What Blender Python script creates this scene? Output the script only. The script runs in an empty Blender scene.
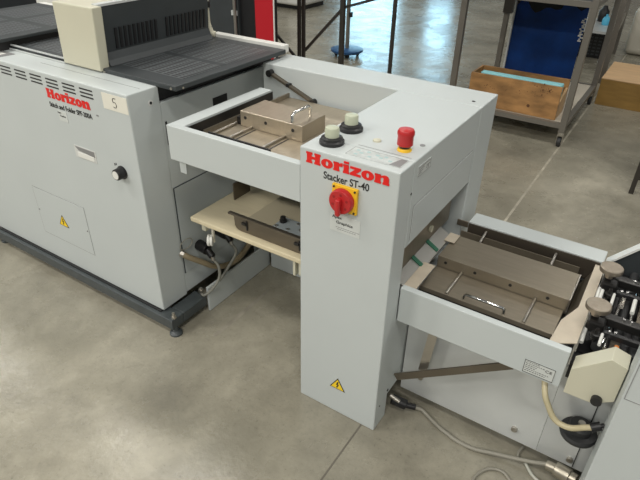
import bpy, bmesh, math, random
from mathutils import Vector, Matrix
random.seed(4)
S = bpy.context.scene
COL = S.collection
PI = math.pi

# ------------------------------------------------------------------ materials
def mat(name, col, rough=.5, metal=0, spec=.5, noise=0, nscale=8, bump=0, bscale=60, emit=None, estr=1, nstretch=(1, 1, 1), coat=0):
    m = bpy.data.materials.new(name); m.use_nodes = True
    nt = m.node_tree; b = nt.nodes['Principled BSDF']
    b.inputs['Base Color'].default_value = (*col, 1)
    b.inputs['Roughness'].default_value = rough
    b.inputs['Metallic'].default_value = metal
    b.inputs['Specular IOR Level'].default_value = spec
    b.inputs['Coat Weight'].default_value = coat
    tc = nt.nodes.new('ShaderNodeTexCoord')
    if noise:
        mp = nt.nodes.new('ShaderNodeMapping'); mp.inputs['Scale'].default_value = nstretch
        nt.links.new(tc.outputs['Object'], mp.inputs[0])
        n = nt.nodes.new('ShaderNodeTexNoise'); n.inputs['Scale'].default_value = nscale; n.inputs['Detail'].default_value = 6
        nt.links.new(mp.outputs[0], n.inputs['Vector'])
        r = nt.nodes.new('ShaderNodeValToRGB')
        r.color_ramp.elements[0].position = .3; r.color_ramp.elements[1].position = .7
        r.color_ramp.elements[0].color = (*[c*(1-noise) for c in col], 1)
        r.color_ramp.elements[1].color = (*[min(1, c*(1+noise)) for c in col], 1)
        nt.links.new(n.outputs['Fac'], r.inputs[0]); nt.links.new(r.outputs[0], b.inputs['Base Color'])
    if bump:
        n2 = nt.nodes.new('ShaderNodeTexNoise'); n2.inputs['Scale'].default_value = bscale; n2.inputs['Detail'].default_value = 4
        nt.links.new(tc.outputs['Object'], n2.inputs['Vector'])
        bp = nt.nodes.new('ShaderNodeBump'); bp.inputs['Strength'].default_value = bump; bp.inputs['Distance'].default_value = .002
        nt.links.new(n2.outputs['Fac'], bp.inputs['Height']); nt.links.new(bp.outputs[0], b.inputs['Normal'])
    if emit:
        b.inputs['Emission Color'].default_value = (*emit, 1); b.inputs['Emission Strength'].default_value = estr
    return m

PAINT = mat('light_grey_paint', (.515, .552, .548), .42, noise=.02, nscale=3, bump=.05, bscale=250)
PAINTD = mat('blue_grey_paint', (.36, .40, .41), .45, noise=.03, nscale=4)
CREAM = mat('cream_plastic', (.57, .55, .43), .45, noise=.02, nscale=5)
WHITE = mat('white_paint', (.74, .74, .70), .4)
CHAR = mat('charcoal_paint', (.055, .065, .068), .42, noise=.1, nscale=20)
CHAR2 = mat('dark_grey_paint', (.038, .044, .047), .45, noise=.08, nscale=12)
BLACK = mat('black_plastic', (.012, .012, .013), .4)
BLACKM = mat('black_anodised_metal', (.03, .029, .028), .32, metal=.5)
DARKM = mat('dark_brown_metal', (.16, .137, .105), .38, metal=.6, noise=.12, nscale=6)
BRONZE = mat('brushed_bronze_steel', (.27, .235, .18), .36, metal=.6, noise=.07, nscale=14, nstretch=(1, 6, 1))
BRONZE2 = mat('warm_stainless_steel', (.40, .345, .265), .36, metal=.6, noise=.05, nscale=16, nstretch=(6, 1, 1))
PINKM = mat('pale_bronze_sheet', (.57, .50, .40), .45, metal=.35, noise=.08, nscale=18)
CHROME = mat('chrome', (.82, .81, .78), .16, metal=1)
STEEL = mat('brushed_steel', (.52, .49, .44), .3, metal=.9, noise=.06, nscale=30)
GALV = mat('galvanised_sheet', (.60, .62, .61), .36, metal=.2, noise=.08, nscale=3)
RED = mat('red_letter', (.72, .012, .01), .4)
REDP = mat('red_plastic', (.48, .018, .02), .35, coat=.2)
REDD = mat('dark_red_plastic', (.30, .01, .012), .35)
YEL = mat('yellow_plastic', (.85, .50, .02), .45)
YELW = mat('yellow_label', (.90, .62, .02), .5)
INK = mat('black_ink', (.02, .02, .02), .5)
INKG = mat('grey_ink', (.22, .22, .22), .5)
PAPER = mat('cream_paper', (.74, .72, .63), .7)
LABEL = mat('silver_label', (.60, .61, .59), .4)
LABELW = mat('pale_label', (.58, .605, .585), .5)
BTN = mat('pale_green_plastic', (.47, .50, .38), .45)
BOARD = mat('cream_board', (.66, .58, .40), .45, noise=.05, nscale=9, nstretch=(1, 5, 1))
GREEN = mat('green_belt', (.015, .11, .06), .6)
HOSE = mat('beige_hose', (.50, .44, .28), .45)
HOSEB = mat('brown_hose', (.26, .21, .13), .5)
CABLE = mat('grey_cable', (.27, .255, .21), .5)
CABLED = mat('dark_grey_cable', (.22, .22, .19), .5)
RUB = mat('black_rubber', (.025, .026, .027), .55)
PLY = mat('worn_plywood', (.36, .19, .07), .55, noise=.38, nscale=7, nstretch=(1, 3, 2.5))
PLYD = mat('plywood_side', (.31, .18, .045), .55, noise=.16, nscale=6, nstretch=(1, 1, 5))
PLYT = mat('plywood_top', (.62, .41, .22), .5, noise=.1, nscale=5, nstretch=(1, 4, 1))
FOAM = mat('light_blue_foam', (.33, .72, .77), .8)
BLUE = mat('navy_blue_sheet', (.008, .065, .27), .45, noise=.35, nscale=5)
BLUEP = mat('blue_paint', (.012, .07, .19), .4)
RACKM = mat('grey_brown_steel', (.19, .175, .15), .42, metal=.3, noise=.06, nscale=6)
DARKST = mat('dark_brown_steel', (.045, .04, .033), .45, metal=.3)
LINER = mat('pale_liner', (.60, .54, .44), .7)
SKYB = mat('sky_blue_plastic', (.10, .50, .75), .4)
MILK = mat('milky_plastic', (.60, .57, .48), .5)
REDPAN = mat('red_panel', (.52, .012, .022), .4)
WALLM = mat('wall_paint', (.50, .49, .46), .8, noise=.05, nscale=1)
WINM = mat('daylight_window', (.8, .9, 1), .5, emit=(.42, .78, 1), estr=5.5)
KNOBM = mat('turned_bronze_knob', (.36, .31, .25), .42, metal=.75, noise=.1, nscale=60)
BRASS = mat('nickel_brass', (.48, .44, .36), .4, metal=.9)
PCOL = mat('control_label', (.48, .51, .50), .3, noise=.18, nscale=45)

def node_floor():
    m = bpy.data.materials.new('polished_concrete'); m.use_nodes = True
    nt = m.node_tree; b = nt.nodes['Principled BSDF']; L = nt.links.new
    tc = nt.nodes.new('ShaderNodeTexCoord')
    def noise(sc, det, rough=.6, dist=0):
        n = nt.nodes.new('ShaderNodeTexNoise'); n.inputs['Scale'].default_value = sc; n.inputs['Detail'].default_value = det
        n.inputs['Roughness'].default_value = rough; n.inputs['Distortion'].default_value = dist
        L(tc.outputs['Object'], n.inputs['Vector']); return n
    def ramp(src, stops):
        r = nt.nodes.new('ShaderNodeValToRGB'); e = r.color_ramp.elements
        while len(e) < len(stops): e.new(.5)
        for k, (p, c) in enumerate(stops): e[k].position = p; e[k].color = (*c, 1)
        L(src, r.inputs[0]); return r
    def mix(kind, f, a, bb):
        x = nt.nodes.new('ShaderNodeMix'); x.data_type = 'RGBA'; x.blend_type = kind
        if isinstance(f, float): x.inputs[0].default_value = f
        else: L(f, x.inputs[0])
        L(a, x.inputs[6]); L(bb, x.inputs[7]); return x.outputs[2]
    big = ramp(noise(1.3, 5, .6, .6).outputs['Fac'], [(.3, (.190, .176, .137)), (.5, (.290, .270, .212)), (.72, (.41, .382, .305))])
    mid = ramp(noise(7, 8, .7, .3).outputs['Fac'], [(.3, (.80, .80, .80)), (.65, (1.08, 1.08, 1.08))])
    c = mix('MULTIPLY', 1.0, big.outputs[0], mid.outputs[0])
    fine = ramp(noise(70, 4, .75).outputs['Fac'], [(.30, (.55, .55, .55)), (.40, (.95, .95, .95)), (.7, (1.05, 1.05, 1.05))])
    c = mix('MULTIPLY', .8, c, fine.outputs[0])
    L(c, b.inputs['Base Color'])
    rr = ramp(noise(3.0, 6, .7).outputs['Fac'], [(.3, (.16,)*3), (.7, (.38,)*3)])
    L(rr.outputs[0], b.inputs['Roughness'])
    bp = nt.nodes.new('ShaderNodeBump'); bp.inputs['Strength'].default_value = .35; bp.inputs['Distance'].default_value = .004
    L(noise(26, 5, .65).outputs['Fac'], bp.inputs['Height']); L(bp.outputs[0], b.inputs['Normal'])
    return m
FLOORM = node_floor()

def node_perf():
    # rows of short slots punched in a dark plate: two fields, slots run along x
    m = bpy.data.materials.new('perforated_dark_plate'); m.use_nodes = True
    nt = m.node_tree; b = nt.nodes['Principled BSDF']; L = nt.links.new
    b.inputs['Roughness'].default_value = .4
    tc = nt.nodes.new('ShaderNodeTexCoord'); sp = nt.nodes.new('ShaderNodeSeparateXYZ'); L(tc.outputs['UV'], sp.inputs[0])
    def M(op, a, bb=None):
        n = nt.nodes.new('ShaderNodeMath'); n.operation = op
        for i, v in enumerate((a, bb)):
            if v is None: continue
            if isinstance(v, (int, float)): n.inputs[i].default_value = v
            else: L(v, n.inputs[i])
        return n.outputs[0]
    u, v = sp.outputs[0], sp.outputs[1]          # metres
    fu = M('FRACT', M('DIVIDE', u, .040)); fv = M('FRACT', M('DIVIDE', v, .0165))
    s = M('MULTIPLY', M('GREATER_THAN', fu, .26), M('GREATER_THAN', fv, .5))
    mx = nt.nodes.new('ShaderNodeMix'); mx.data_type = 'RGBA'
    L(s, mx.inputs[0]); mx.inputs[6].default_value = (.105, .115, .12, 1); mx.inputs[7].default_value = (.004, .004, .004, 1)
    L(mx.outputs[2], b.inputs['Base Color'])
    return m
PERF = node_perf()

# ------------------------------------------------------------------ mesh helpers
class MB:
    def __init__(s): s.bm = bmesh.new()
    def box(s, x0, x1, y0, y1, z0, z1, bev=0, seg=2):
        b = bmesh.new(); bmesh.ops.create_cube(b, size=1)
        for v in b.verts:
            v.co = Vector(((x0+x1)/2+v.co.x*(x1-x0), (y0+y1)/2+v.co.y*(y1-y0), (z0+z1)/2+v.co.z*(z1-z0)))
        if bev: bmesh.ops.bevel(b, geom=b.edges[:], offset=bev, segments=seg, affect='EDGES', profile=.5)
        s._add(b); return s
    def _add(s, b, M=None):
        if M is not None: bmesh.ops.transform(b, matrix=M, verts=b.verts)
        me = bpy.data.meshes.new('t'); b.to_mesh(me); b.free(); s.bm.from_mesh(me); bpy.data.meshes.remove(me)
    def prism(s, pts, axis, a0, a1, bev=0):
        # pts 2-D outline in the two remaining axes (in xyz order), extruded along axis
        b = bmesh.new()
        def P(p, a):
            return {'x': Vector((a, p[0], p[1])), 'y': Vector((p[0], a, p[1])), 'z': Vector((p[0], p[1], a))}[axis]
        lo = [b.verts.new(P(p, a0)) for p in pts]; hi = [b.verts.new(P(p, a1)) for p in pts]
        b.faces.new(lo); b.faces.new(hi[::-1]); n = len(pts)
        for i in range(n): b.faces.new((lo[i], hi[i], hi[(i+1) % n], lo[(i+1) % n]))
        bmesh.ops.recalc_face_normals(b, faces=b.faces)
        if bev: bmesh.ops.bevel(b, geom=b.edges[:], offset=bev, segments=2, affect='EDGES', profile=.5)
        s._add(b); return s
    def cyl(s, p, q, r, r2=None, n=24, bev=0):
        p, q = Vector(p), Vector(q); d = q-p
        b = bmesh.new(); bmesh.ops.create_cone(b, cap_ends=True, segments=n, radius1=r, radius2=r if r2 is None else r2, depth=d.length)
        if bev:
            es = [e for e in b.edges if len(e.link_faces) == 2 and any(len(f.verts) > 4 for f in e.link_faces)]
            bmesh.ops.bevel(b, geom=es, offset=bev, segments=3, affect='EDGES', profile=.5)
        M = Matrix.Translation((p+q)/2) @ d.to_track_quat('Z', 'Y').to_matrix().to_4x4()
        s._add(b, M); return s
    def lathe(s, c, prof, n=32, axis='z'):
        b = bmesh.new(); rings = []
        for r, h in prof:
            ring = []
            for k in range(n):
                a = 2*PI*k/n; x, y = r*math.cos(a), r*math.sin(a)
                v = {'z': (x, y, h), 'y': (x, -h, y), 'x': (h, x, y)}[axis]
                ring.append(b.verts.new(Vector(c)+Vector(v)))
            rings.append(ring)
        for i in range(len(rings)-1):
            for k in range(n): b.faces.new((rings[i][k], rings[i][(k+1) % n], rings[i+1][(k+1) % n], rings[i+1][k]))
        b.faces.new(rings[0]); b.faces.new(rings[-1])
        bmesh.ops.recalc_face_normals(b, faces=b.faces)
        s._add(b); return s
    def tube(s, pts, r, n=12, smooth=True, steps=8):
        P = [Vector(p) for p in pts]
        if smooth and len(P) > 2:
            Q = []; E = [P[0]*2-P[1]]+P+[P[-1]*2-P[-2]]
            for i in range(1, len(E)-2):
                for k in range(steps):
                    t = k/steps; a, b_, c, d = E[i-1], E[i], E[i+1], E[i+2]
                    Q.append(.5*((2*b_)+(c-a)*t+(2*a-5*b_+4*c-d)*t*t+(3*b_-a-3*c+d)*t**3))
            Q.append(P[-1]); P = Q
        b = bmesh.new(); rings = []; up = None
        for i, p in enumerate(P):
            d = (P[min(i+1, len(P)-1)]-P[max(i-1, 0)]).normalized()
            if up is None: up = d.orthogonal().normalized()
            up = (up-d*up.dot(d)).normalized(); sd = d.cross(up)
            rings.append([b.verts.new(p+(up*math.cos(2*PI*k/n)+sd*math.sin(2*PI*k/n))*r) for k in range(n)])
        for i in range(len(rings)-1):
            for k in range(n): b.faces.new((rings[i][k], rings[i][(k+1) % n], rings[i+1][(k+1) % n], rings[i+1][k]))
        b.faces.new(rings[0]); b.faces.new(rings[-1]); bmesh.ops.recalc_face_normals(b, faces=b.faces)
        s._add(b); return s
    def bar(s, p, q, w, h, up=(0, 0, 1)):
        # square bar from p to q; w across, h along 'up'
        p, q, up = Vector(p), Vector(q), Vector(up); d = (q-p).normalized(); sd = d.cross(up).normalized(); u = sd.cross(d)
        b = bmesh.new(); r = []
        for c in (p, q): r.append([b.verts.new(c+sd*i*w/2+u*j*h/2) for i, j in ((-1, -1), (1, -1), (1, 1), (-1, 1))])
        b.faces.new(r[0]); b.faces.new(r[1][::-1])
        for k in range(4): b.faces.new((r[0][k], r[1][k], r[1][(k+1) % 4], r[0][(k+1) % 4]))
        bmesh.ops.recalc_face_normals(b, faces=b.faces); s._add(b); return s
    def text(s, body, size, M, th=.0008, off=0, sx=1, width=None):
        cu = bpy.data.curves.new('t', 'FONT'); cu.body = body; cu.size = 1; cu.offset = off; cu.extrude = .5
        o = bpy.data.objects.new('t', cu); COL.objects.link(o)
        dg = bpy.context.evaluated_depsgraph_get(); me = bpy.data.meshes.new_from_object(o.evaluated_get(dg))
        xs = [v.co.x for v in me.vertices]; ys = [v.co.y for v in me.vertices]
        k = size/(max(ys)-min(ys)); kx = k*sx if width is None else width/(max(xs)-min(xs))
        x0, y0 = min(xs), min(ys)
        for v in me.vertices: v.co = M @ Vector(((v.co.x-x0)*kx, (v.co.y-y0)*k, v.co.z*th))
        s.bm.from_mesh(me); bpy.data.objects.remove(o); bpy.data.curves.remove(cu); bpy.data.meshes.remove(me)
        return s
    def build(s, name, m, parent=None, smooth=None):
        # parent None: origin moved to the bottom centre of the mesh
        me = bpy.data.meshes.new(name)
        if parent is None:
            c = [v.co for v in s.bm.verts]
            o0 = Vector(((min(v.x for v in c)+max(v.x for v in c))/2, (min(v.y for v in c)+max(v.y for v in c))/2, min(v.z for v in c)))
        else:
            o0 = Vector(parent['_o'])
        bmesh.ops.translate(s.bm, vec=-o0, verts=s.bm.verts)
        s.bm.to_mesh(me); s.bm.free(); me.materials.append(m)
        if smooth is not None:
            me.shade_smooth() if hasattr(me, 'shade_smooth') else None
            try: me.set_sharp_from_angle(angle=math.radians(smooth))
            except Exception: pass
        o = bpy.data.objects.new(name, me); COL.objects.link(o)
        if parent is None: o.location = o0
        else: o.parent = parent
        o['_o'] = o0
        return o
def tag(o, label, cat, group=None):
    o['label'] = label; o['category'] = cat
    if group: o['group'] = group
    return o
def thing(name, loc, label, cat, group=None):
    o = bpy.data.objects.new(name, None); COL.objects.link(o); o.location = loc; o['_o'] = Vector(loc); o.empty_display_size = .1
    return tag(o, label, cat, group)
def B(*a, **k): return MB().box(*a, **k)
def lab(o, t): o['label'] = t; return o
FRONT = lambda x, y, z: Matrix(((1, 0, 0, x), (0, 0, -1, y), (0, 1, 0, z), (0, 0, 0, 1)))   # text facing -y
SIDE = lambda x, y, z: Matrix(((0, 0, 1, x), (1, 0, 0, y), (0, 1, 0, z), (0, 0, 0, 1)))     # text facing +x

def slab_word(mb, x, y, z, w, h):
    """heavy slab-serif word 'Horizon', facing -y, lower-left at x,z, total width w, capital height h"""
    # unit design: cap height 10, x height 7.4
    shapes = []; X = 0
    R = lambda a, b_, c, d: shapes.append([(a, c), (b_, c), (b_, d), (a, d)])
    def ring(cx, cy, rx, ry, ix, iy):
        n = 28
        for k in range(n):
            a0, a1 = 2*PI*k/n, 2*PI*(k+1)/n
            shapes.append([(cx+ix*math.cos(a0), cy+iy*math.sin(a0)), (cx+rx*math.cos(a0), cy+ry*math.sin(a0)),
                           (cx+rx*math.cos(a1), cy+ry*math.sin(a1)), (cx+ix*math.cos(a1), cy+iy*math.sin(a1))])
    # H
    R(X+.5, X+4.0, 0, 10); R(X+6.4, X+9.9, 0, 10); R(X+4.0, X+6.4, 4, 6.4)
    for a in (X, X+5.9): R(a, a+4.5, 0, 1.9); R(a, a+4.5, 8.1, 10)
    X += 10.9
    ring(X+4.1, 3.8, 4.1, 4.1, .95, 2.1); X += 8.6                    # o
    R(X+.4, X+3.9, 0, 7.8); R(X, X+4.3, 0, 1.7); R(X, X+3.9, 6.1, 7.8)      # r
    shapes.append([(X+3.9, 4.6), (X+6.3, 4.8), (X+6.3, 8), (X+5.2, 7.9), (X+3.9, 6.9)]); X += 6.7
    R(X+.4, X+3.9, 0, 7.8); R(X, X+4.3, 0, 1.7); R(X, X+3.9, 6.1, 7.8); R(X+.4, X+3.9, 8.6, 10.6); X += 4.8   # i
    R(X, X+7.2, 5.7, 7.8); R(X, X+7.2, 0, 2.1)                        # z
    shapes.append([(X, 1.9), (X+3.8, 1.9), (X+7.2, 5.9), (X+3.4, 5.9)]); X += 7.6
    ring(X+4.1, 3.8, 4.1, 4.1, .95, 2.1); X += 8.6                    # o
    R(X+.4, X+3.9, 0, 7.8); R(X, X+4.3, 0, 1.7); R(X, X+3.9, 6.1, 7.8)      # n
    R(X+5.7, X+9.2, 0, 5.8); R(X+5.3, X+9.6, 0, 1.7)
    shapes.append([(X+3.9, 5), (X+4.9, 5.8), (X+5.7, 5.4), (X+9.2, 5.6), (X+8.5, 7.3), (X+7.2, 8), (X+5.6, 7.8), (X+3.9, 6.7)])
    X -= .4
    X += 10
    kx, kz = w/X, h/10
    for n_, p in enumerate(shapes): mb.prism([(x+a*kx, z+b_*kz) for a, b_ in p], 'y', y-.0011-n_*1.2e-5, y-.0002)
def warning(parent, cx, y, cz, s):
    """yellow triangle with a bolt, facing -y"""
    def tri(k): return [(cx-s*k, cz-.55*s*k), (cx+s*k, cz-.55*s*k), (cx, cz+1.15*s*k)]
    w = MB().prism(tri(1.0), 'y', y-.0008, y).build('warning_label', INK, parent)
    MB().prism(tri(.82), 'y', y-.0014, y-.0007).build('label_face', YELW, w)
    b = [(-.02, .62), (.14, .62), (.04, .22), (.2, .26), (-.02, -.36), (-.16, -.14), (-.06, -.12), (.0, .1), (-.17, .08)]
    MB().prism([(cx+a*s, cz+c*s) for a, c in b], 'y', y-.0020, y-.0013).build('bolt_symbol', INK, w)
    return w
def screw(mb, p, r=.004, axis='y'):
    d = {'y': (0, -.003, 0), 'x': (.003, 0, 0), 'z': (0, 0, .003)}[axis]
    mb.cyl(p, Vector(p)+Vector(d), r, n=10)

# ================================================================== SETTING
f = B(-14, 12, -6, 11, -.1, 0).build('floor', FLOORM); f['kind'] = 'structure'
def struct(o): o['kind'] = 'structure'; return o
# saw-cut joint and worn streaks in the slab
jm = mat('joint_filler', (.12, .108, .085), .7)
struct(B(-.052, -.046, -6, 1.2, 0, .0006).build('trim_1', jm))
wm_ = mat('worn_streak', (.30, .275, .225), .5, noise=.3, nscale=14)
struct(B(-.070, -.056, 1.2, 9, 0, .0006).build('trim_2', mat('pale_joint', (.38, .35, .28), .5, noise=.4, nscale=9)))
struct(MB().prism([(-.800, .05), (-.784, .05), (-.780, .26), (-.79, .44), (-.80, .44)], 'z', 0, .0005).build('trim_3', wm_))

# far hall wall with three daylight openings (reflected in the floor)
wy = 11
wl = MB()
wins = [(-6.7, -5.25, .35, 2.6), (-4.55, -4.0, .6, 2.3)]
xs = [-14]+[a for w in wins for a in w[:2]]+[12]
for i in range(0, len(xs), 2): wl.box(xs[i], xs[i+1], wy, wy+.2, 0, 6)
for a, b_, c, d in wins: wl.box(a, b_, wy, wy+.2, 0, c); wl.box(a, b_, wy, wy+.2, d, 6)
struct(wl.build('wall_back', WALLM))
for i, (a, b_, c, d) in enumerate(wins): struct(B(a, b_, wy+.1, wy+.14, c, d).build('window_%d' % (i+1), WINM))
struct(B(-14.2, -14, -6, 11.2, 0, 6).build('wall_left', WALLM))

# ================================================================== STITCHER AND FOLDER CABINET (left)
XR = -1.0
st = thing('stitching_machine', (-2.1, .35, 0), 'long light grey stitching and folding machine with dark slotted covers, at the left', 'machine')
mb = MB().box(-3.3, XR, -.02, .118, .09, 1.015, bev=.004)
# body with the front skin
body = mb.build('front_cabinet', PAINT, st)
MB().box(-3.3, XR-.002, .118, .80, .10, .952, bev=.003).build('rear_cabinet', PAINT, st)
MB().box(-3.3, XR-.018, .121, .79, .953, 1.008).build('top_recess', BLACK, st)
# seam frame of the lower side panel
sp = MB(); sx = XR-.0015
sp.box(sx, sx+.0025, .122, .40, .606, .610); sp.box(sx, sx+.0025, .121, .126, .2, .606); sp.box(sx, sx+.0025, .126, .16, .2, .204)
sp.build('panel_seam', CHAR, st)
B(XR-.002, XR+.002, .127, .60, .2, .606, bev=.0008).build('side_panel', mat('shaded_side_paint', (.44, .475, .475), .45), st)  # darker copy of the light grey paint, shade put into the colour
lab(B(XR-.001, XR+.001, .385, .468, .858, .898).build('cable_port', BLACK, st), 'black rectangular opening')
m_ = MB().cyl((XR-.001, .075, .965), (XR+.001, .075, .965), .011).build('cap_plug', LABEL, st)
MB().cyl((XR, .075, .965), (XR+.003, .075, .965), .005).build('plug_hole', BLACK, m_)
# black slot beside tray
B(XR, XR+.003, .128, .134, .79, .88).build('side_slot', BLACK, st)
# louvres: groups of three slots along the upper edge
x = -1.252
for k in range(9):
    g = MB(); xx = x-k*.098
    for j in range(3): g.box(xx, xx+.070, -.0212, -.0195, .993-j*.0135, .998-j*.0135)
    g.build('louvre', INK, st)
# lettering
w = MB(); slab_word(w, -1.462, -.02, .922, .25, .036); lab(w.build('maker_lettering', RED, st), 'red slab-serif lettering')
MB().text('Stitch and Folder SPF-200A', .019, FRONT(-1.460, -.0208, .887), th=.0012, off=.006, width=.248).build('model_lettering', INK, st)
s_ = B(-1.417, -1.366, -.0212, -.0198, .840, .880).build('service_sticker', LABELW, st)
MB().text('Apex', .008, FRONT(-1.42, -.0215, .868), width=.022, off=.01).text('Graphics', .008, FRONT(-1.409, -.0215, .856), width=.034, off=.01).build('sticker_lettering', INK, s_)
MB().box(-1.185, -1.173, -.021, -.0198, .906, .911).build('small_mark', INKG, st)
n5 = B(-1.131, -1.004, -.0212, -.0196, .947, 1.004).build('number_tag', PAPER, st)
MB().tube([(-1.060, -.0217, .993), (-1.074, -.0217, .991), (-1.074, -.0217, .979), (-1.064, -.0217, .978), (-1.060, -.0217, .968), (-1.066, -.0217, .960), (-1.076, -.0217, .962)], .0012, n=6).build('digit', INK, n5)
# recessed handle
h_ = MB(); h_.box(-1.366, -1.240, -.0215, -.0195, .704, .754)
h_ = h_.build('recessed_handle', CHROME, st)
h_.data.materials.clear(); h_.data.materials.append(LABEL)
MB().prism([(-1.360, .750), (-1.246, .750), (-1.246, .727), (-1.34, .735)], 'y', -.0225, -.021).build('handle_pocket', INKG, h_)
B(-1.35, -1.252, -.0235, -.021, .708, .728, bev=.0008).build('handle_lip', WHITE, h_)
# speed knob
k_ = MB().lathe((-1.098, -.02, .708), [(.026, 0), (.026, .004), (.022, .006), (.0215, .030), (.0195, .033)], axis='y').build('speed_knob', BLACK, st, 40)
MB().lathe((-1.098, -.053, .708), [(.0160, 0), (.0160, .0015)], axis='y').build('knob_cap', WHITE, k_)
MB().box(-1.136, -1.133, -.0215, -.0198, .726, .736).box(-1.128, -1.125, -.0215, -.0198, .730, .738).build('dial_mark', INK, st)
# inspection door
d_ = MB()
dx0, dx1, dz0, dz1 = -1.768, -1.406, .2155, .458
for a in ((dx0, dx1, dz1-.002, dz1), (dx0, dx1, dz0, dz0+.002), (dx0, dx0+.002, dz0, dz1), (dx1-.002, dx1, dz0, dz1)):
    d_.box(a[0], a[1], -.0206, -.0195, a[2], a[3])
d_.build('door_seam', INKG, st)
dr = B(dx0+.002, dx1-.002, -.0212, -.0195, dz0+.002, dz1-.002, bev=.0005).build('inspection_door', PAINT, st)
q = MB(); [screw(q, (px, -.0212, pz), .003) for px, pz in ((dx0+.01, .34), (dx1-.01, .34))]; q.build('screw', INKG, dr)
warning(st, -1.587, -.0213, .325, .034)
# dark base frame
bf = MB().box(-3.3, -.928, -.048, .02, .035, .084, bev=.004).box(-.998, -.928, .02, .16, .035, .084, bev=.004)
bf.box(-3.3, -1.01, .70, .79, .035, .088).box(-1.9, -1.82, .02, .70, .036, .08)
bf.build('base_frame', CHAR, st)
B(-3.3, -1.01, -.030, .1, .0835, .0905).build('base_gap', BLACK, st)
def foot(x, y):
    f_ = MB().lathe((x, y, 0), [(.027, 0), (.027, .008), (.018, .014), (.011, .018), (.011, .04)]).build('levelling_foot', CHAR, st, 40)
    MB().cyl((x, y, .08), (x, y, .112), .006).cyl((x, y, .084), (x, y, .094), .011, n=6).build('foot_bolt', STEEL, f_)
foot(-.937, -.026); foot(-2.2, -.012); foot(-2.9, -.012); foot(-2.2, .74); foot(-1.1, .74)
# grey skirt behind the base
B(-.9275, -.9165, .1625, .60, .002, .130, bev=.002).build('side_skirt', PAINT, st)
B(-1.0, -.928, .58, .592, .004, .092, bev=.002).build('rear_skirt', PAINT, st)

# perforated plates -------------------------------------------------
def perf_plate(name, x0, x1, y0, y1, z, fields, th=.018):
    p = MB().box(x0, x1, y0, y1, z-th, z, bev=.0025).build(name, CHAR2, st)
    for (a, b_, c, d) in fields:
        me = bpy.data.meshes.new('slot_field')
        o0 = Vector(st['_o']); zz = z+.0006
        me.from_pydata([Vector(v)-o0 for v in ((a, c, zz), (b_, c, zz), (b_, d, zz), (a, d, zz))], [], [(0, 1, 2, 3)])
        uv = me.uv_layers.new(); pts = [(0, 0), (b_-a, 0), (b_-a, d-c), (0, d-c)]
        for li, lp in enumerate(me.loops): uv.data[li].uv = pts[lp.vertex_index]
        me.materials.append(PERF)
        o = bpy.data.objects.new('slot_field', me); COL.objects.link(o); o.parent = p
    return p
pl = perf_plate('slotted_tray', -1.30, -.902, .110, .745, 1.031, [(-1.26, -.945, .185, .395), (-1.26, -.945, .425, .69)])
q = MB(); screw(q, (-.925, .1105, 1.020), .005); screw(q, (-.9, .14, 1.02), .004, 'x'); screw(q, (-1.27, .1105, 1.018), .005); q.build('screw', STEEL, pl)
B(-1.315, -.915, .747, .785, 1.012, 1.044, bev=.003).build('rear_rail', WHITE, st)
perf_plate('slotted_cover', -1.90, -1.50, .112, .74, 1.026, [(-1.87, -1.52, .16, .42), (-1.87, -1.52, .46, .7)])
for yy, zz in ((.104, 1.022), (.112, 1.036)): MB().box(-1.93, -1.492, yy-.004, yy, zz-.006, zz).build('edge_strip', GALV, st)
pc = perf_plate('raised_slotted_cover', -2.45, -1.84, -.005, .64, 1.066, [(-2.38, -2.17, .05, .30), (-2.12, -1.90, .05, .30), (-2.38, -2.17, .34, .58), (-2.12, -1.90, .34, .58)], th=.014)
B(-2.45, -1.84, .64, .675, 1.02, 1.066, bev=.003).build('rear_rail', WHITE, st)
B(-2.40, -1.86, .05, .6, 1.0, 1.052).build('cover_support', BLACK, st)
q = MB().prism([(-1.87, .008), (-1.779, .008), (-1.772, .07), (-1.90, .07)], 'z', 1.015, 1.0165); q = q.build('top_decal', INKG, st)
B(-1.85, -1.805, .022, .052, 1.0163, 1.0172).build('decal_mark', WHITE, q)
MB().box(-1.58, -1.02, .055, .0565, 1.0148, 1.0156).build('top_seam', INKG, st)
B(-3.2, -2.72, .3, .8, 1.0, 1.2, bev=.006).build('end_housing', CHAR2, st)
B(-3.3, -2.48, .25, .285, 1.015, 1.04).build('edge_strip', WHITE, st)
# cream housing with dark slotted hood
hs = MB().prism([(-1.492, 1.020), (-1.276, 1.020), (-1.258, 1.243), (-1.483, 1.243)], 'y', .098, .140, bev=.004)
hs.build('end_cap', CREAM, st)
MB().prism([(-1.489, 1.020), (-1.315, 1.020), (-1.298, 1.24), (-1.480, 1.24)], 'y', .141, .706).build('hood_housing', CREAM, st)
hd = MB().prism([(-1.312, 1.032), (-1.27, 1.032), (-1.285, 1.05), (-1.297, 1.075), (-1.285, 1.236), (-1.297, 1.236), (-1.31, 1.08)], 'y', .144, .705)
hd = hd.build('slotted_hood', CHAR2, st)
for g0, n_ in ((.200, 10), (.455, 11)):
    for k in range(n_):
        y0 = g0+k*.0218
        MB().prism([(-1.2975, 1.083), (-1.2925, 1.083), (-1.2865, 1.158), (-1.2925, 1.158)], 'y', y0, y0+.0105).build('slot', BLACK, hd)
MB().prism([(-1.315, 1.238), (-1.283, 1.238), (-1.283, 1.246), (-1.315, 1.246)], 'y', .141, .705).build('hood_top_strip', GALV, st)
fc = MB().tube([(-1.325, .728, 1.34), (-1.325, .728, 1.12), (-1.322, .730, 1.075), (-1.310, .735, 1.045), (-1.295, .742, 1.040)], .015, n=10)
fc.build('lift_handle', CREAM, st, 60)
MB().cyl((-1.325, .728, 1.155), (-1.325, .728, 1.18), .021).build('handle_collar', BLACK, st)

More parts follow.
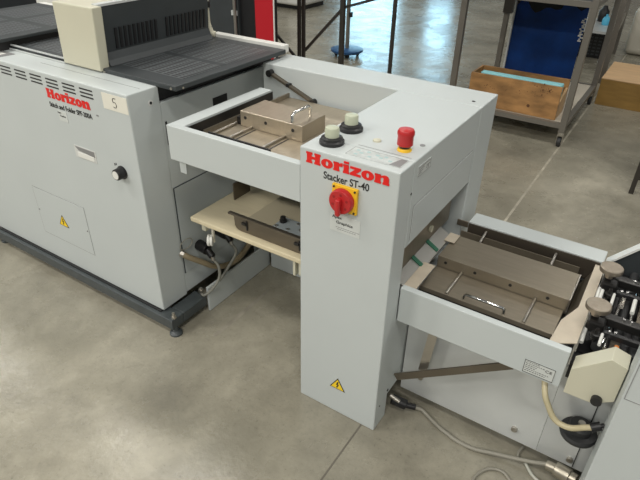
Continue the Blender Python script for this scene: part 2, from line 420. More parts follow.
# ================================================================== STACKER (centre)
sk = thing('stacking_machine', (-.16, .35, 0), 'light grey stacker column with red rotary switch and side trays, in the middle', 'machine')
W = -.312
MB().box(W, 0, 0, .088, .0, 1.0, bev=.0035).build('front_column', PAINT, sk)
MB().box(W, 0, .0885, .62, .722, 1.0, bev=.0035).build('upper_housing', PAINT, sk)
MB().box(-.93, 0, .6215, .79, .03, 1.0, bev=.0035).build('rear_housing', PAINT, sk)
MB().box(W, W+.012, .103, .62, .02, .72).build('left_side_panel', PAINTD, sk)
# flap panel on the right side
fl = MB()
for a in ((.112, .600, .852, .855), (.598, .601, .735, .852), (.112, .1145, .735, .852)): fl.box(-.001, .0009, a[0], a[1], a[2], a[3])
fl.build('flap_seam', INKG, sk)
B(-.001, .0016, .1145, .598, .727, .852, bev=.0006).build('side_flap', PAINT, sk)
q = MB().cyl((0, .085, .905), (.0012, .085, .905), .004, n=10).cyl((0, .03, .10), (.0012, .03, .10), .003, n=10).cyl((0, .085, .13), (.002, .085, .13), .005, n=10)
q.build('side_screw', INK, sk)
sl = B(0, .0012, .116, .200, .944, .974).build('side_rating_label', LABELW, sk)
q = MB()
for j in range(4): q.box(.001, .0017, .121, .165-.008*j, .968-j*.006, .970-j*.006)
q.box(.001, .0017, .168, .195, .968, .9700).box(.001, .0017, .172, .196, .9585, .961); q.text('CE', .009, SIDE(.0013, .172, .948), width=.018)
for a in ((.116, .2, .973, .974), (.116, .2, .944, .945), (.116, .1172, .944, .974), (.1988, .2, .944, .974)): q.box(.001, .0016, *a)
q.build('label_print', INKG, sl)
# front lettering, switch, labels
w = MB(); slab_word(w, -.290, 0, .957, .262, .033); lab(w.build('maker_lettering', RED, sk), 'red slab-serif lettering')
MB().text('Stacker ST-40', .0225, FRONT(-.231, -.0004, .9225), off=.016, width=.145).build('model_lettering', INK, sk)
sw = B(-.197, -.116, -.010, 0, .841, .921, bev=.002).build('rotary_switch', YEL, sk)
q = MB(); [screw(q, (a, -.010, c), .003) for a, c in ((-.19, .914), (-.123, .914), (-.123, .848), (-.19, .848))]; q.build('switch_screw', INK, sw)
MB().lathe((-.160, -.010, .878), [(.037, 0), (.037, .014), (.034, .018)], n=40, axis='y').build('switch_dial', REDP, sw, 40)
MB().box(-.1675, -.1525, -.044, -.027, .840, .892, bev=.005, seg=3).build('switch_lever', REDP, sw, 60)
q = MB()
for a in range(6):
    t = a*PI/3+.4; q.cyl((-.160+.024*math.cos(t), -.0282, .878+.024*math.sin(t)), (-.160+.024*math.cos(t), -.0286, .878+.024*math.sin(t)), .004, n=10)
q.build('dial_recess', REDD, sw)
ss = B(-.205, -.105, -.0011, 0, .765, .822).build('service_sticker', LABELW, sk)
MB().text('Apex', .012, FRONT(-.198, -.0014, .806), width=.032, off=.01).text('Graphics', .012, FRONT(-.184, -.0014, .790), width=.055, off=.008).build('sticker_lettering', INK, ss)
q = MB()
for j, (a, b_) in enumerate(((-.185, -.112), (-.18, -.118))):
    x_ = a
    while x_ < b_: q.box(x_, x_+.006, -.0016, -.001, .780-j*.006, .7815-j*.006); x_ += .008
q.build('sticker_small_print', INKG, ss)
warning(sk, -.153, -.0003, .136, .031)
# top controls
def push(x, y):
    b_ = MB().lathe((x, y, 1.0), [(.036, 0), (.036, .009), (.031, .013), (.031, .018), (.024, .020), (.0235, .021)]).build('push_button', BLACK, sk, 40)
    MB().lathe((x, y, 1.018), [(.0205, 0), (.0205, .026), (.0185, .0295), (.012, .031)]).build('button_cap', BTN, b_, 40)
push(-.249, .068); push(-.255, .186)
MB().lathe((-.151, .156, 1.0), [(.0125, 0), (.012, .004), (.009, .0055)]).build('blanking_cap', CREAM, sk, 40)
es = MB().lathe((-.058, .142, 1.0), [(.0205, 0), (.0195, .006), (.018, .008)]).build('emergency_stop', YEL, sk, 40)
MB().lathe((-.058, .142, 1.010), [(.0165, 0), (.0165, .006)]).build('stop_collar', BLACK, es, 40)
MB().lathe((-.058, .142, 1.015), [(.0195, 0), (.0225, .003), (.022, .026), (.024, .032), (.024, .040), (.021, .046), (.012, .0475)]).build('stop_cap', REDP, es, 40)
MB().cyl((-.030, .202, 1.0), (-.030, .202, 1.0012), .008).build('key_hole', INKG, sk)
MB().cyl((-.045, .66, 1.0), (-.045, .66, 1.0012), .006).build('key_hole', INK, sk)
cp = B(-.180, -.016, .027, .083, 1.0, 1.0012).build('control_label', PCOL, sk)
q = MB()
for a in ((-.180, -.016, .0818, .083), (-.180, -.016, .099, .1), (-.180, -.1788, .027, .083)): q.box(a[0], a[1], a[2], a[3], 1.0011, 1.0016)
q.prism([(-.05, .03), (-.018, .03), (-.018, .08), (-.036, .08)], 'z', 1.0011, 1.0015)
q.build('label_print', INKG, cp)
q = MB()
for a, c in ((-.09, .05), (-.08, .062), (-.06, .046), (-.105, .06), (-.15, .05), (-.135, .066), (-.165, .062), (-.12, .04), (-.16, .036)): q.box(a, a+.010, c, c+.008, 1.0011, 1.0017)
q.build('label_symbol', mat('teal_ink', (.36, .50, .50), .5), cp)
# fold-down lever on the rear housing
lv = MB().bar((-.889, .612, .968), (-.668, .612, .884), .010, .020, up=(0, 1, 0)).build('latch_lever', DARKM, sk)
MB().cyl((-.885, .598, .966), (-.885, .6215, .966), .014).cyl((-.672, .600, .886), (-.672, .6215, .886), .012).box(-.80, -.785, .600, .6215, .927, .94).build('lever_pivot', BLACKM, lv)

# receiving tray (left) ---------------------------------------------
tr = MB().box(-.850, W, 0, .026, .819, .942, bev=.002)
tr.build('tray_front_wall', PAINT, sk)
MB().box(-.850, -.794, .026, .50, .86, .9415, bev=.0015).build('tray_side_wall', PAINT, sk)
B(-.7915, -.789, .03, .50, .89, .935).build('tray_lining', BLACKM, sk)
B(-.787, W, .028, .61, .865, .875).build('tray_floor', BLACKM, sk)
dk = B(-.788, W-.004, .094, .60, .880, .888, bev=.001).build('tray_deck', BRONZE2, sk)
MB().box(-.765, -.500, .103, .109, .888, .905, bev=.002).build('deck_lip', BLACKM, dk)
for xx in (-.788+.03, -.688, -.545): MB().cyl((xx, .110, .894), (xx, .242, .894), .0045, n=10).build('guide_rod', STEEL, dk, 40)
for xx in (-.672, -.529): B(xx, xx+.006, .112, .24, .8882, .8888).build('deck_slit', BLACK, dk)
B(-.788, -.780, .104, .60, .8882, .905).build('deck_strip', BRONZE, dk)
jb = MB().box(-.738, -.472, .243, .385, .8885, .944, bev=.002).build('jogger_box', BRONZE2, sk)
for a in (-.715, -.625, -.51): MB().cyl((a, .2415, .922), (a, .244, .922), .006, n=12).build('box_hole', BLACK, jb)
MB().tube([(-.518, .252, .944), (-.518, .252, .967), (-.516, .260, .976), (-.506, .330, .982), (-.505, .338, .975), (-.505, .338, .944)], .0058, smooth=False).build('box_handle', CHROME, jb, 60)
B(-.760, -.745, .25, .28, .8885, .915).build('jogger_bracket', BLACKM, sk)
B(-.842, -.812, .03, .042, .760, .820).build('tray_bracket', PAINT, sk)

# paper board under the tray
bd = MB().box(-.902, W-.003, .10, .585, .506, .526, bev=.004).build('lift_board', BOARD, sk)
ch = MB().prism([(-.690, .534), (-.675, .528), (W-.004, .528), (W-.004, .590), (-.700, .590), (-.697, .545)], 'y', .128, .134).box(-.722, W-.004, .120, .136, .588, .596, bev=.002).build('guide_channel', DARKM, bd)
B(-.64, W-.004, .137, .36, .584, .590).build('guide_plate', mat('tan_plate', (.50, .44, .31), .5), bd)
B(-.53, -.32, .138, .215, .5901, .5925).build('mounting_plate', PAINTD, bd)
for a in (-.640, -.405): MB().box(a, a+.005, .124, .129, .542, .584).box(a-.018, a+.001, .120, .129, .562, .572).build('channel_hook', BLACK, bd)
q = MB().cyl((-.515, .185, .592), (-.515, .185, .602), .013).cyl((-.515, .185, .602), (-.515, .185, .614), .010, n=8)
q.build('clamp_knob', BLACKM, bd)
for a, c in ((-.46, .20), (-.52, .148), (-.43, .17), (-.47, .15)): MB().cyl((a, c, .5925), (a, c, .596), .006, n=10).build('plate_screw', STEEL, bd)
B(-.852, -.846, .30, .40, .5265, .60).build('board_bracket', DARKM, sk)
# legs/rollers under the board corner
for a in ((-.875, -.855, .13, .16, .46, .506), (-.42, -.41, .11, .13, .44, .506), (-.395, -.385, .11, .13, .45, .506)): B(*a).build('board_support', CREAM, bd)
MB().cyl((-.853, .133, .418), (-.845, .138, .418), .024, n=24, bev=.002).cyl((-.843, .1395, .418), (-.835, .1445, .418), .024, n=24, bev=.002).cyl((-.848, .136, .418), (-.838, .143, .418), .018).build('guide_wheel', WHITE, bd, 40)
MB().box(-.838, -.828, .143, .150, .41, .50).box(-.862, -.828, .13, .155, .48, .506).build('wheel_bracket', MILK, bd)
B(-.90, W-.01, .590, .602, .004, .105, bev=.002).build('rear_foot_plate', PAINT, sk)

# outlet under the right-hand opening
B(-.21, -.20, .104, .62, .446, .721).build('outlet_back', DARKM, sk)
B(W+.014, -.003, .0885, .61, .10, .440, bev=.002).build('lower_housing', PAINT, sk)
B(W+.014, -.12, .0885, .61, .004, .0995).build('lower_plinth', CHAR, sk)
MB().prism([(.104, .56), (.60, .56), (.60, .71), (.42, .71), (.30, .715), (.104, .64)], 'x', -.052, -.046).build('outlet_plate', BRONZE, sk)
MB().cyl((-.046, .412, .614), (-.038, .412, .614), .012).build('outlet_bolt', CREAM, sk)
MB().prism([(-.045, .568), (.0, .542), (.0, .534), (-.045, .560)], 'y', .14, .52).build('outlet_ramp', mat('dull_silver_sheet', (.42, .41, .38), .35, metal=.7), sk)
for yy in (.268, .388):
    MB().prism([(-.045, .573), (-.002, .5475), (-.002, .5435), (-.045, .569)], 'y', yy, yy+.018).build('drive_belt', GREEN, sk)
B(-.012, .030, .145, .300, .5465, .5505, bev=.001).build('outlet_lip', PINKM, sk)
B(-.008, .03, .47, .53, .5465, .5505, bev=.001).build('outlet_lip', PINKM, sk)

# ================================================================== CONVEYOR TABLE (right tray)
cv = thing('conveyor_table', (.25, .4, 0), 'low grey-walled conveyor tray with stainless deck and chrome handle, right of the stacker column', 'conveyor')
MB().box(.0005, .502, .090, .113, .446, .578, bev=.0025).build('front_wall', PAINT, cv)
MB().box(.030, .500, .610, .690, .53, .571, bev=.003).build('rear_wall', PAINT, cv)
MB().box(.030, .500, .675, .690, .30, .53, bev=.002).build('rear_panel', PAINT, cv)
B(.032, .498, .604, .6095, .49, .566).build('rear_lining', mat('deep_brown_metal', (.075, .062, .048), .4, metal=.3), cv)
B(.004, .498, .124, .606, .470, .480).build('tray_floor', BLACKM, cv)
MB().box(-.012, .031, .600, .606, .548, .572, bev=.002).build('lining_tab', DARKM, cv)
B(.015, .436, .580, .584, .492, .541).build('rear_guide', BRONZE, cv)
dk = MB().box(.010, .440, .232, .374, .489, .499, bev=.001).box(.010, .440, .228, .234, .489, .506, bev=.001).build('deck', BRONZE, cv)
B(.01, .449, .376, .570, .486, .492).build('rear_deck', DARKM, cv)
for a in (.101, .351):
    MB().cyl((a, .236, .505), (a, .374, .505), .005, n=12).build('guide_rod', STEEL, dk, 40)
    MB().cyl((a, .542, .538), (a, .606, .552), .005, n=10).build('rear_rod', STEEL, cv, 40)
    B(a-.011, a+.009, .121, .14, .52, .528).build('deck_stop', BLACKM, cv)
MB().tube([(.160, .2375, .499), (.160, .2375, .522), (.164, .2375, .528), (.284, .2375, .528), (.288, .2375, .522), (.288, .2375, .499)], .0045, smooth=False).build('deck_handle', CHROME, dk, 60)
jb = MB().box(.010, .446, .376, .540, .4925, .5415, bev=.0015).build('jogger_box', BRONZE, cv)
q = MB(); [q.cyl((a, .3745, .522), (a, .3765, .522), .0055, n=12) for a in (.04, .145, .265, .385)]; q.build('box_hole', BLACK, jb)
B(.4465, .4495, .376, .540, .4925, .5415).build('box_end_trim', STEEL, jb)
ep = MB().prism([(.440, .118), (.508, .162), (.508, .60), (.478, .60), (.478, .33), (.448, .24)], 'z', .557, .560).build('end_plate', PINKM, cv)
MB().prism([(.4502, .490), (.452, .490), (.480, .5568), (.478, .5568)], 'y', .33, .56).build('plate_side', DARKM, ep)  # downturned side of the end plate, its shading painted as darker metal
MB().prism([(.4435, .490), (.4455, .490), (.450, .5568), (.448, .5568)], 'y', .13, .24).build('plate_side', BRONZE, ep)
q = lab(B(.401, .484, .0888, .0902, .454, .501).build('rating_label', LABELW, cv), 'pale rating plate with small print')
e = MB()
for a in ((.400, .483, .4995, .501), (.400, .483, .454, .4555), (.400, .4012, .454, .501), (.4818, .483, .454, .501)): e.box(a[0], a[1], .0881, .0890, a[2], a[3])
for j in range(6):
    x_ = .404
    while x_ < (.44, .452, .436, .43, .468, .46)[j]:
        l_ = random.uniform(.002, .006); e.box(x_, x_+l_, .0881, .0890, .4945-j*.0065, .4960-j*.0065); x_ += l_+.0022
e.text('CE', .009, FRONT(.458, .0885, .481), width=.018)
e.build('label_print', INK, q)
# lower skirt, brace
MB().box(.003, .501, .200, .206, .045, .443, bev=.001).build('lower_skirt', GALV, cv)
MB().bar((.009, .125, .166), (.365, .125, .425), .006, .026, up=(0, 0, 1)).build('brace_strap', DARKM, cv)
q = MB().bar((.092, .150, .22), (.112, .150, .44), .03, .002, up=(0, 1, 0)); q.build('side_bracket', STEEL, cv)
for a, c, p_ in ((.075, .14, cv), (.42, .10, cv)): MB().cyl((a, .200, c), (a, .190, c), .010, n=12).build('skirt_bolt', STEEL, p_)
for px, py in ((.10, .26), (.10, .62), (.48, .62), (.48, .26)):
    B(px-.02, px+.02, py-.02, py+.02, 0, .47, bev=.002).build('leg', CHAR, cv)

# ================================================================== TRIMMER (far right)
tm = thing('trimming_machine', (.95, .4, 0), 'light grey trimming machine with black roller bed and two round knobs, at the right edge', 'machine')
MB().prism([(.640, .02), (1.5, .02), (1.5, .92), (.70, .92), (.640, .85)], 'y', 0, .110, bev=.003).build('front_panel', PAINT, tm)
MB().box(.645, 1.5, -.0012, .0004, .5775, .5790).box(.645, .6465, -.0012, .0004, .5790, .86).build('panel_seam', INKG, tm)
fp = MB().prism([(.505, .30), (1.5, .30), (1.5, .87), (.815, .87), (.505, .515)], 'y', .700, .706)
fp.build('rear_panel', CHAR2, tm)
MB().prism([(.507, .515), (.815, .868), (1.5, .868), (1.5, .874), (.812, .874), (.503, .520)], 'y', .6915, .735).build('rear_flange', WHITE, tm)
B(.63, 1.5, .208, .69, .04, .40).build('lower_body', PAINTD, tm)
B(.512, 1.5, .208, .69, .40, .50).build('roller_bed', BLACK, tm)
MB().box(.5015, .720, .200, .206, .045, .438, bev=.0005).build('lower_skirt', GALV, tm)
B(.615, .6175, .197, .2005, .05, .43).build('skirt_seam', INK, tm)
B(.508, .626, .145, .200, .445, .50).build('bed_support', BLACK, tm)
cg = [(.517, .447), (.516, .535), (.596, .613), (.637, .602), (.637, .482), (.590, .448)]
cg = MB().prism(cg, 'y', .080, .140, bev=.0015).build('cream_guard', CREAM, tm)
MB().cyl((.598, .080, .470), (.598, .066, .470), .014).build('guard_button', BLACK, tm)
# white strip edge guides
q = MB()
q.tube([(.516, .205, .535), (.515, .25, .545), (.518, .30, .548), (.514, .34, .552), (.516, .40, .552), (.514, .46, .553), (.518, .52, .553), (.515, .57, .556)], .0065, n=8)
q.build('edge_guide', WHITE, tm, 60)
for a, y0, y1 in ((.540, .22, .66), (.575, .20, .30), (.580, .32, .50), (.620, .33, .52), (.665, .34, .55), (.705, .30, .55), (.75, .2, .64), (.8, .2, .64)):
    MB().cyl((a, y0, .546), (a, y1, .546), .0052, n=10).build('feed_rod', CHROME, tm, 40)
for a in (.555, .600, .648, .69, .73, .78):
    MB().cyl((a, .215, .527), (a, .66, .527), .013, n=16).build('feed_roller', RUB, tm, 40)
for a, y0, y1, rr in ((.558, .395, .455, .0045), (.617, .385, .458, .006), (.560, .185, .238, .0045), (.524, .405, .456, .005), (.682, .33, .44, .005)):
    MB().cyl((a, y0, .563), (a, y1, .563), rr, n=12).build('white_guide', WHITE, tm, 40)
MB().tube([(.586+.005*math.cos(k*1.1), .393+k*.0021, .562+.005*math.sin(k*1.1)) for k in range(30)], .0016, n=6, smooth=False).build('coil_spring', STEEL, tm)
for a, y0, y1 in ((.635, .34, .50), (.688, .36, .52)): B(a, a+.02, y0, y1, .535, .543).build('feed_belt', DARKM, tm)
for yk, nm in ((.285, 1), (.505, 2)):
    MB().box(.512, .95, yk+.005, yk+.035, .556, .584, bev=.004).box(.512, .56, yk-.03, yk+.03, .54, .58, bev=.006).build('cross_arm', BLACKM, tm)
    MB().box(.56, .95, yk-.045, yk-.03, .552, .570, bev=.002).build('cross_arm', BLACK, tm)
    k_ = MB().lathe((.527, yk, .586), [(.012, 0), (.012, .018), (.028, .020), (.034, .024), (.035, .032), (.034, .038), (.031, .040), (.015, .0402)], n=40).build('adjusting_knob', KNOBM, tm, 30)
    MB().lathe((.545, yk-.055, .552), [(.014, 0), (.014, .012), (.006, .014), (.005, .03)], n=16).build('arm_stud', BLACKM, tm, 40)
    q = MB()
    for a, b_, c in ((.575, yk-.037, .571), (.590, yk-.034, .571), (.62, yk+.02, .585), (.66, yk-.037, .571), (.71, yk+.02, .585), (.60, yk+.02, .585)): q.cyl((a, b_, c-.002), (a, b_, c+.004), .0045, n=10)
    q.build('arm_screw', CHROME, tm)
MB().tube([(.568, .238, .535), (.575, .255, .56), (.60, .255, .562), (.612, .25, .556)], .004, n=8).build('spring_clip', CHROME, tm, 60)
B(.586, .61, .205, .255, .535, .541).build('sensor_plate', DARKM, tm)
MB().lathe((.604, .228, .541), [(.006, 0), (.006, .006)]).build('sensor_button', mat('orange_plastic', (.6, .2, .04), .5), tm)
MB().cyl((.602, .200, .079), (.602, .190, .079), .010, n=12).build('skirt_bolt', STEEL, tm)
# stacked rubber hand wheel below the guard
hw = MB().lathe((.592, .146, .262), [(.034, -.02), (.050, -.012), (.054, .0), (.050, .008), (.034, .011), (.034, .028), (.029, .034), (.012, .035)], n=36).build('rubber_wheel', RUB, tm, 30)
MB().cyl((.592, .146, .297), (.592, .146, .303), .010).build('wheel_cap', STEEL, tm)
MB().cyl((.592, .150, .235), (.592, .1995, .235), .010).cyl((.592, .146, .225), (.592, .146, .245), .012).build('wheel_spindle', STEEL, tm)

# ================================================================== HOSES AND CABLES
tag(MB().tube([(.462, .116, .430), (.477, .090, .400), (.492, .084, .375), (.515, .080, .342), (.538, .078, .330), (.568, .075, .336), (.600, .07, .366), (.616, .068, .378)], .0085, n=12).build('air_hose', HOSE, smooth=60),
    'thick beige hose curving down from the right tray past the black rubber wheel', 'hose')
tag(MB().cyl((.611, .068, .374), (.632, .0785, .386), .0125, n=16).cyl((.632, .0785, .386), (.640, .082, .39), .006, n=12).build('hose_clamp', BLACK), 'black clamp on the end of the thick beige hose', 'clamp')
pc_ = thing('power_cable', (.2, .15, 0), 'grey power cable with black plug on the floor at the foot of the stacker column', 'cable')
MB().cyl((.003, .13, .045), (.055, .145, .030), .019, n=20, bev=.003).cyl((.055, .145, .030), (.085, .16, .024), .011, n=16).build('plug', BLACK, pc_, 40)
MB().cyl((.004, .108, .085), (.04, .112, .07), .007, n=12).build('plug_latch', STEEL, pc_)
MB().tube([(.08, .158, .022), (.105, .170, .014), (.13, .165, .008), (.150, .155, .008), (.19, .138, .008), (.224, .128, .008), (.27, .118, .008), (.325, .120, .009), (.38, .135, .012), (.436, .148, .018), (.50, .160, .030), (.548, .168, .045)], .007, n=10).build('cord', CABLE, pc_, 60)
cc = MB().cyl((.545, .165, .045), (.572, .163, .048), .016, n=20).cyl((.572, .163, .048), (.618, .155, .052), .024, n=24, bev=.003).cyl((.618, .155, .052), (.638, .15, .055), .019, n=20)
tag(cc.build('cable_connector', BRASS, smooth=40), 'round nickel cable connector low at the right machine, beside the looped grey cord', 'connector')
tag(MB().tube([(.40, -.16, .0055), (.372, -.06, .0055), (.362, 0, .0055), (.366, .035, .0055), (.385, .07, .0055), (.412, .088, .0055), (.440, .088, .0055), (.465, .07, .0055), (.49, .045, .0055), (.53, .0, .0055), (.58, -.08, .0055)], .005, n=10).build('looped_cord', CABLE, smooth=60),
    'grey cord lying in an arch on the floor at the bottom edge of the photo', 'cord')
tag(MB().tube([(.462, .225, .006), (.455, .195, .006), (.458, .172, .0062)], .005, n=10).build('short_cord', CABLE, smooth=60), 'short grey cord end coming out under the grey skirt, behind the power cable', 'cord')
tag(MB().tube([(.640, .12, .012), (.60, .125, .008), (.56, .118, .006), (.52, .13, .006), (.485, .165, .006)], .0055, n=10).build('lower_cord', mat('pale_cord', (.46, .46, .40), .5), smooth=60), 'pale cord on the floor just under the nickel connector', 'cord')
# left side, below the tray
tag(MB().tube([(-.990, .108, .316), (-.965, .120, .300), (-.945, .17, .255), (-.935, .225, .205), (-.93, .29, .170), (-.93, .37, .155), (-.935, .45, .175), (-.945, .55, .235), (-.955, .60, .28)], .0125, n=12).build('vacuum_hose', HOSEB, smooth=60),
    'brown hose sagging under the cream board beside the stitching machine', 'hose')
tag(MB().cyl((-.992, .106, .318), (-.978, .112, .312), .015, n=16).build('hose_nozzle', STEEL), 'metal nozzle at the left end of the sagging brown hose', 'nozzle')
def plugcord(y, z, pts, label, lab2):
    t = MB().cyl((-.998, y, z), (-.94, y-.005, z-.004), .024, n=20, bev=.003).cyl((-.94, y-.005, z-.004), (-.91, y-.01, z-.025), .015, n=16).build('power_plug', BLACK, st, 40)
    MB().cyl((-.91, y-.01, z-.025), (-.905, y-.012, z-.04), .009, n=12).build('plug_tip', STEEL, t)
    MB().tube([(-.907, y-.011, z-.035)]+pts, .0065, n=10).build('cord', CABLED, t, 60)
plugcord(.215, .300, [(-.885, .21, .23), (-.885, .205, .17), (-.90, .17, .125), (-.925, .148, .098), (-.945, .150, .093)], 'black power plug with grey cord, left of the two under the cream board', '')
plugcord(.335, .315, [(-.885, .325, .24), (-.90, .27, .17), (-.915, .235, .125)], 'black power plug with grey cord, right of the two under the cream board', '')
tag(MB().cyl((-.957, .160, .0845), (-.957, .160, .115), .007, n=12).cyl((-.957, .160, .10), (-.957, .160, .108), .011, n=10).build('ground_bolt', STEEL), 'upright bolt on the dark base frame beside the grey skirt', 'bolt')
tg = MB(); tg.tube([(-.989, .14+.035*math.cos(a*PI/8), .345+.022*math.sin(a*PI/8)) for a in range(17)], .002, n=6)
tag(tg.build('wire_loop', CABLE), 'thin wire loop on the side panel above the brown hose', 'wire')

# ================================================================== BACKGROUND RACKS
rk = thing('steel_rack', (-.5, 3.65, 0), 'grey steel rack on casters holding the plywood tray, behind the stacker', 'rack')
RX0, RX1, RY0, RY1 = -.955, -.075, 3.05, 4.22
for (px, py) in ((RX0, RY0), (RX1, RY0), (RX0, RY1), (RX1, RY1)):
    B(px-.022, px+.022, py-.022, py+.022, .11, 1.9, bev=.003).build('post', RACKM, rk)
    c = MB().box(px-.02, px+.02, py-.02, py+.02, .085, .11).box(px-.022, px-.017, py-.02, py+.02, .03, .09).box(px+.017, px+.022, py-.02, py+.02, .03, .09).build('caster', STEEL, rk)
    MB().cyl((px-.014, py, .036), (px+.014, py, .036), .036, n=24, bev=.004).build('wheel', RUB, c, 40)
for zz, nm in ((.14, 'lower_shelf'), (.972, 'upper_shelf')):
    q = MB()
    for a in ((RX0, RX1, RY0-.02, RY0+.02), (RX0, RX1, RY1-.02, RY1+.02), (RX0-.02, RX0+.02, RY0, RY1), (RX1-.02, RX1+.02, RY0, RY1)): q.box(a[0], a[1], a[2], a[3], zz, zz+.035)
    q.build(nm, RACKM, rk)
B(RX0+.022, RX1-.022, RY0+.022, RY1-.022, .15, .172).build('shelf_board', LINER, rk)
B(RX0+.022, RX1-.022, RY0+.022, RY1-.022, .985, 1.005).build('shelf_board', CHAR2, rk)
B(RX0-.03, RX0+.05, RY1-.04, RY1+.02, .68, .80).build('post_bracket', DARKST, rk)

pb = thing('plywood_tray', (-.49, 3.22, .172), 'open scuffed plywood box holding blue foam, on the lower shelf of the steel rack', 'box')
z0, z1 = .1755, .42
B(-.835, -.15, 3.085, 3.10, z0, z1, bev=.001).build('front_board', PLY, pb)
B(-.835, -.15, 3.33, 3.345, z0, z1, bev=.001).build('back_board', PLY, pb)
B(-.835, -.82, 3.101, 3.329, z0, z1-.002).build('side_board', PLY, pb)
MB().prism([(3.101, z0), (3.329, z0), (3.329, z1-.06), (3.101, z1-.13)], 'x', -.165, -.15).build('side_board', PLYT, pb)
B(-.82, -.165, 3.101, 3.329, z0, z0+.01).build('bottom_board', PLY, pb)
q = MB().cyl((-.36, 3.0845, .245), (-.36, 3.0852, .245), .012, n=16); lab(q.build('stain', mat('dark_stain', (.12, .05, .02), .6), pb), 'dark round stain')
q = MB()
for k in range(26):
    a = -.26+random.gauss(0, .035); c = .37+random.gauss(0, .018); s_ = random.uniform(.003, .009)
    if a < -.165: q.box(a, a+s_, 3.0844, 3.0852, c, c+s_*1.6)
for k in range(26):
    a = random.uniform(-.72, -.3); c = .335+random.gauss(0, .012)-(abs(a+.45))*.02; s_ = random.uniform(.003, .006)
    q.box(a, a+s_, 3.0846, 3.0852, c, c+s_)
lab(q.build('scuff_marks', mat('scuff', (.16, .075, .03), .7), pb), 'dark scuff marks')['kind'] = 'stuff'
fm = MB().box(-.785, -.168, 3.165, 3.235, .1865, .412, bev=.006); tag(fm.build('foam_block', FOAM), 'light blue foam block standing in the open plywood box', 'foam')

bs = bmesh.new(); nx, nz = 24, 24; vs = []
for j in range(nz+1):
    for i in range(nx+1):
        u, v = i/nx, j/nz; x_ = -.755+.55*u; z_ = .1735+1.30*v
        vs.append(bs.verts.new((x_+.03*v*0, 3.72+.003*math.sin(5*u+3*v)+.005*math.sin(2.2*v+u), z_)))
for j in range(nz):
    for i in range(nx): bs.faces.new((vs[j*(nx+1)+i], vs[j*(nx+1)+i+1], vs[(j+1)*(nx+1)+i+1], vs[(j+1)*(nx+1)+i]))
r = bmesh.ops.solidify(bs, geom=bs.faces[:], thickness=.008)
m_ = MB(); m_._add(bs); shb = thing('blue_sheet', (-.48, 3.72, .172), 'tall navy blue plastic sheet standing on the steel rack behind the plywood box', 'sheet')
# keep clear of the upper shelf: sheet passes in front of it only up to its underside
m_.bm.verts.ensure_lookup_table()
for v in m_.bm.verts: v.co.z = min(v.co.z, .968)
m_.build('sheet', BLUE, shb, 60)
q = MB()
for k in range(14):
    a = -.225+random.uniform(-.012, .012); c = .62+k*.0125; q.box(a, a+random.uniform(.012, .03), 3.7015, 3.7035, c, c+.010)
lab(q.build('torn_label', WHITE, shb), 'torn white label')
pts = [(-.745, .967)]+[(-.745+.53*k/14, .83+.03*math.sin(k*.9)+.03*math.sin(k*1.3)+(.06 if k > 9 else 0)) for k in range(15)]+[(-.215, .967)]
lab(MB().prism(pts, 'y', 3.7030, 3.7045).build('grime_patch', mat('black_grime', (.008, .010, .016), .7), shb), 'black grime across the top')
B(-.765, -.752, 3.70, 3.74, .1735, .968).build('edge_trim', GALV, shb)

tag(MB().box(-.045+.01, .50, 4.262, 4.93, 0, .228, bev=.002).build('plywood_crate', PLYD), 'closed brown plywood crate on the floor, right of the steel rack', 'crate')
pt = bpy.data.objects[-1] if False else None
cr = [o for o in COL.objects if o.name == 'plywood_crate'][0]
B(-.036, .501, 4.261, 4.931, .2285, .236, bev=.001).build('crate_lid', PLYT, cr)

# second rack behind
r2 = thing('dark_rack', (-.5, 5.2, 0), 'darker steel rack further back, behind the blue sheet, with bottles on its shelf', 'rack')
for px, py in ((-1.1, 5.2), (-.105, 4.98), (-1.1, 6.35), (-.20, 6.35)):
    B(px-.022, px+.022, py-.022, py+.022, 0, 1.7).build('post', RACKM, r2)
B(-1.12, -.225, 5.6, 6.37, .34, .365).build('shelf', GALV, r2)
B(-1.12, -.225, 5.2, 6.37, 1.10, 1.13).build('shelf', CHAR2, r2)
MB().bar((-.108, 5.003, .45), (-.20, 6.325, .45), .03, .03).build('rail', STEEL, r2)
kc = thing('black_crate', (-.45, 6.2, 0), 'black slatted crate on the floor under the dark rack shelf', 'crate')
MB().box(-.72, -.24, 6.0, 6.30, 0, .30).build('crate_body', BLACK, kc)
for j in range(7):
    for i in range(9): B(-.70+i*.05, -.668+i*.05, 5.996, 6.001, .03+j*.037, .045+j*.037).build('crate_slot', CHAR, kc)
bt = MB().lathe((-.335, 6.0, .3655), [(.035, 0), (.04, .01), (.04, .06), (.025, .085), (.014, .092), (.014, .11)], n=20); tag(bt.build('plastic_bottle', SKYB, smooth=40), 'small sky blue bottle on the dark rack shelf', 'bottle')
tag(MB().lathe((-.40, 6.2, .3655), [(.05, 0), (.055, .01), (.055, .11), (.03, .14), (.02, .17)], n=20).build('dark_container', BLACK, smooth=40), 'black container behind the small sky blue bottle', 'container')
cn = thing('plastic_canister', (.15, 6.6, 0), 'off-white plastic canister on the floor at the upper right edge', 'canister')
MB().box(-.11, .42, 6.4, 6.85, .0, .52, bev=.07, seg=5).build('body', MILK, cn, 50)
MB().lathe((.1, 6.6, .515), [(.05, 0), (.05, .04), (.02, .045)], n=20).tube([(.2, 6.6, .50), (.2, 6.6, .57), (.35, 6.6, .57), (.35, 6.6, .50)], .015, n=8).build('cap_and_handle', MILK, cn, 50)

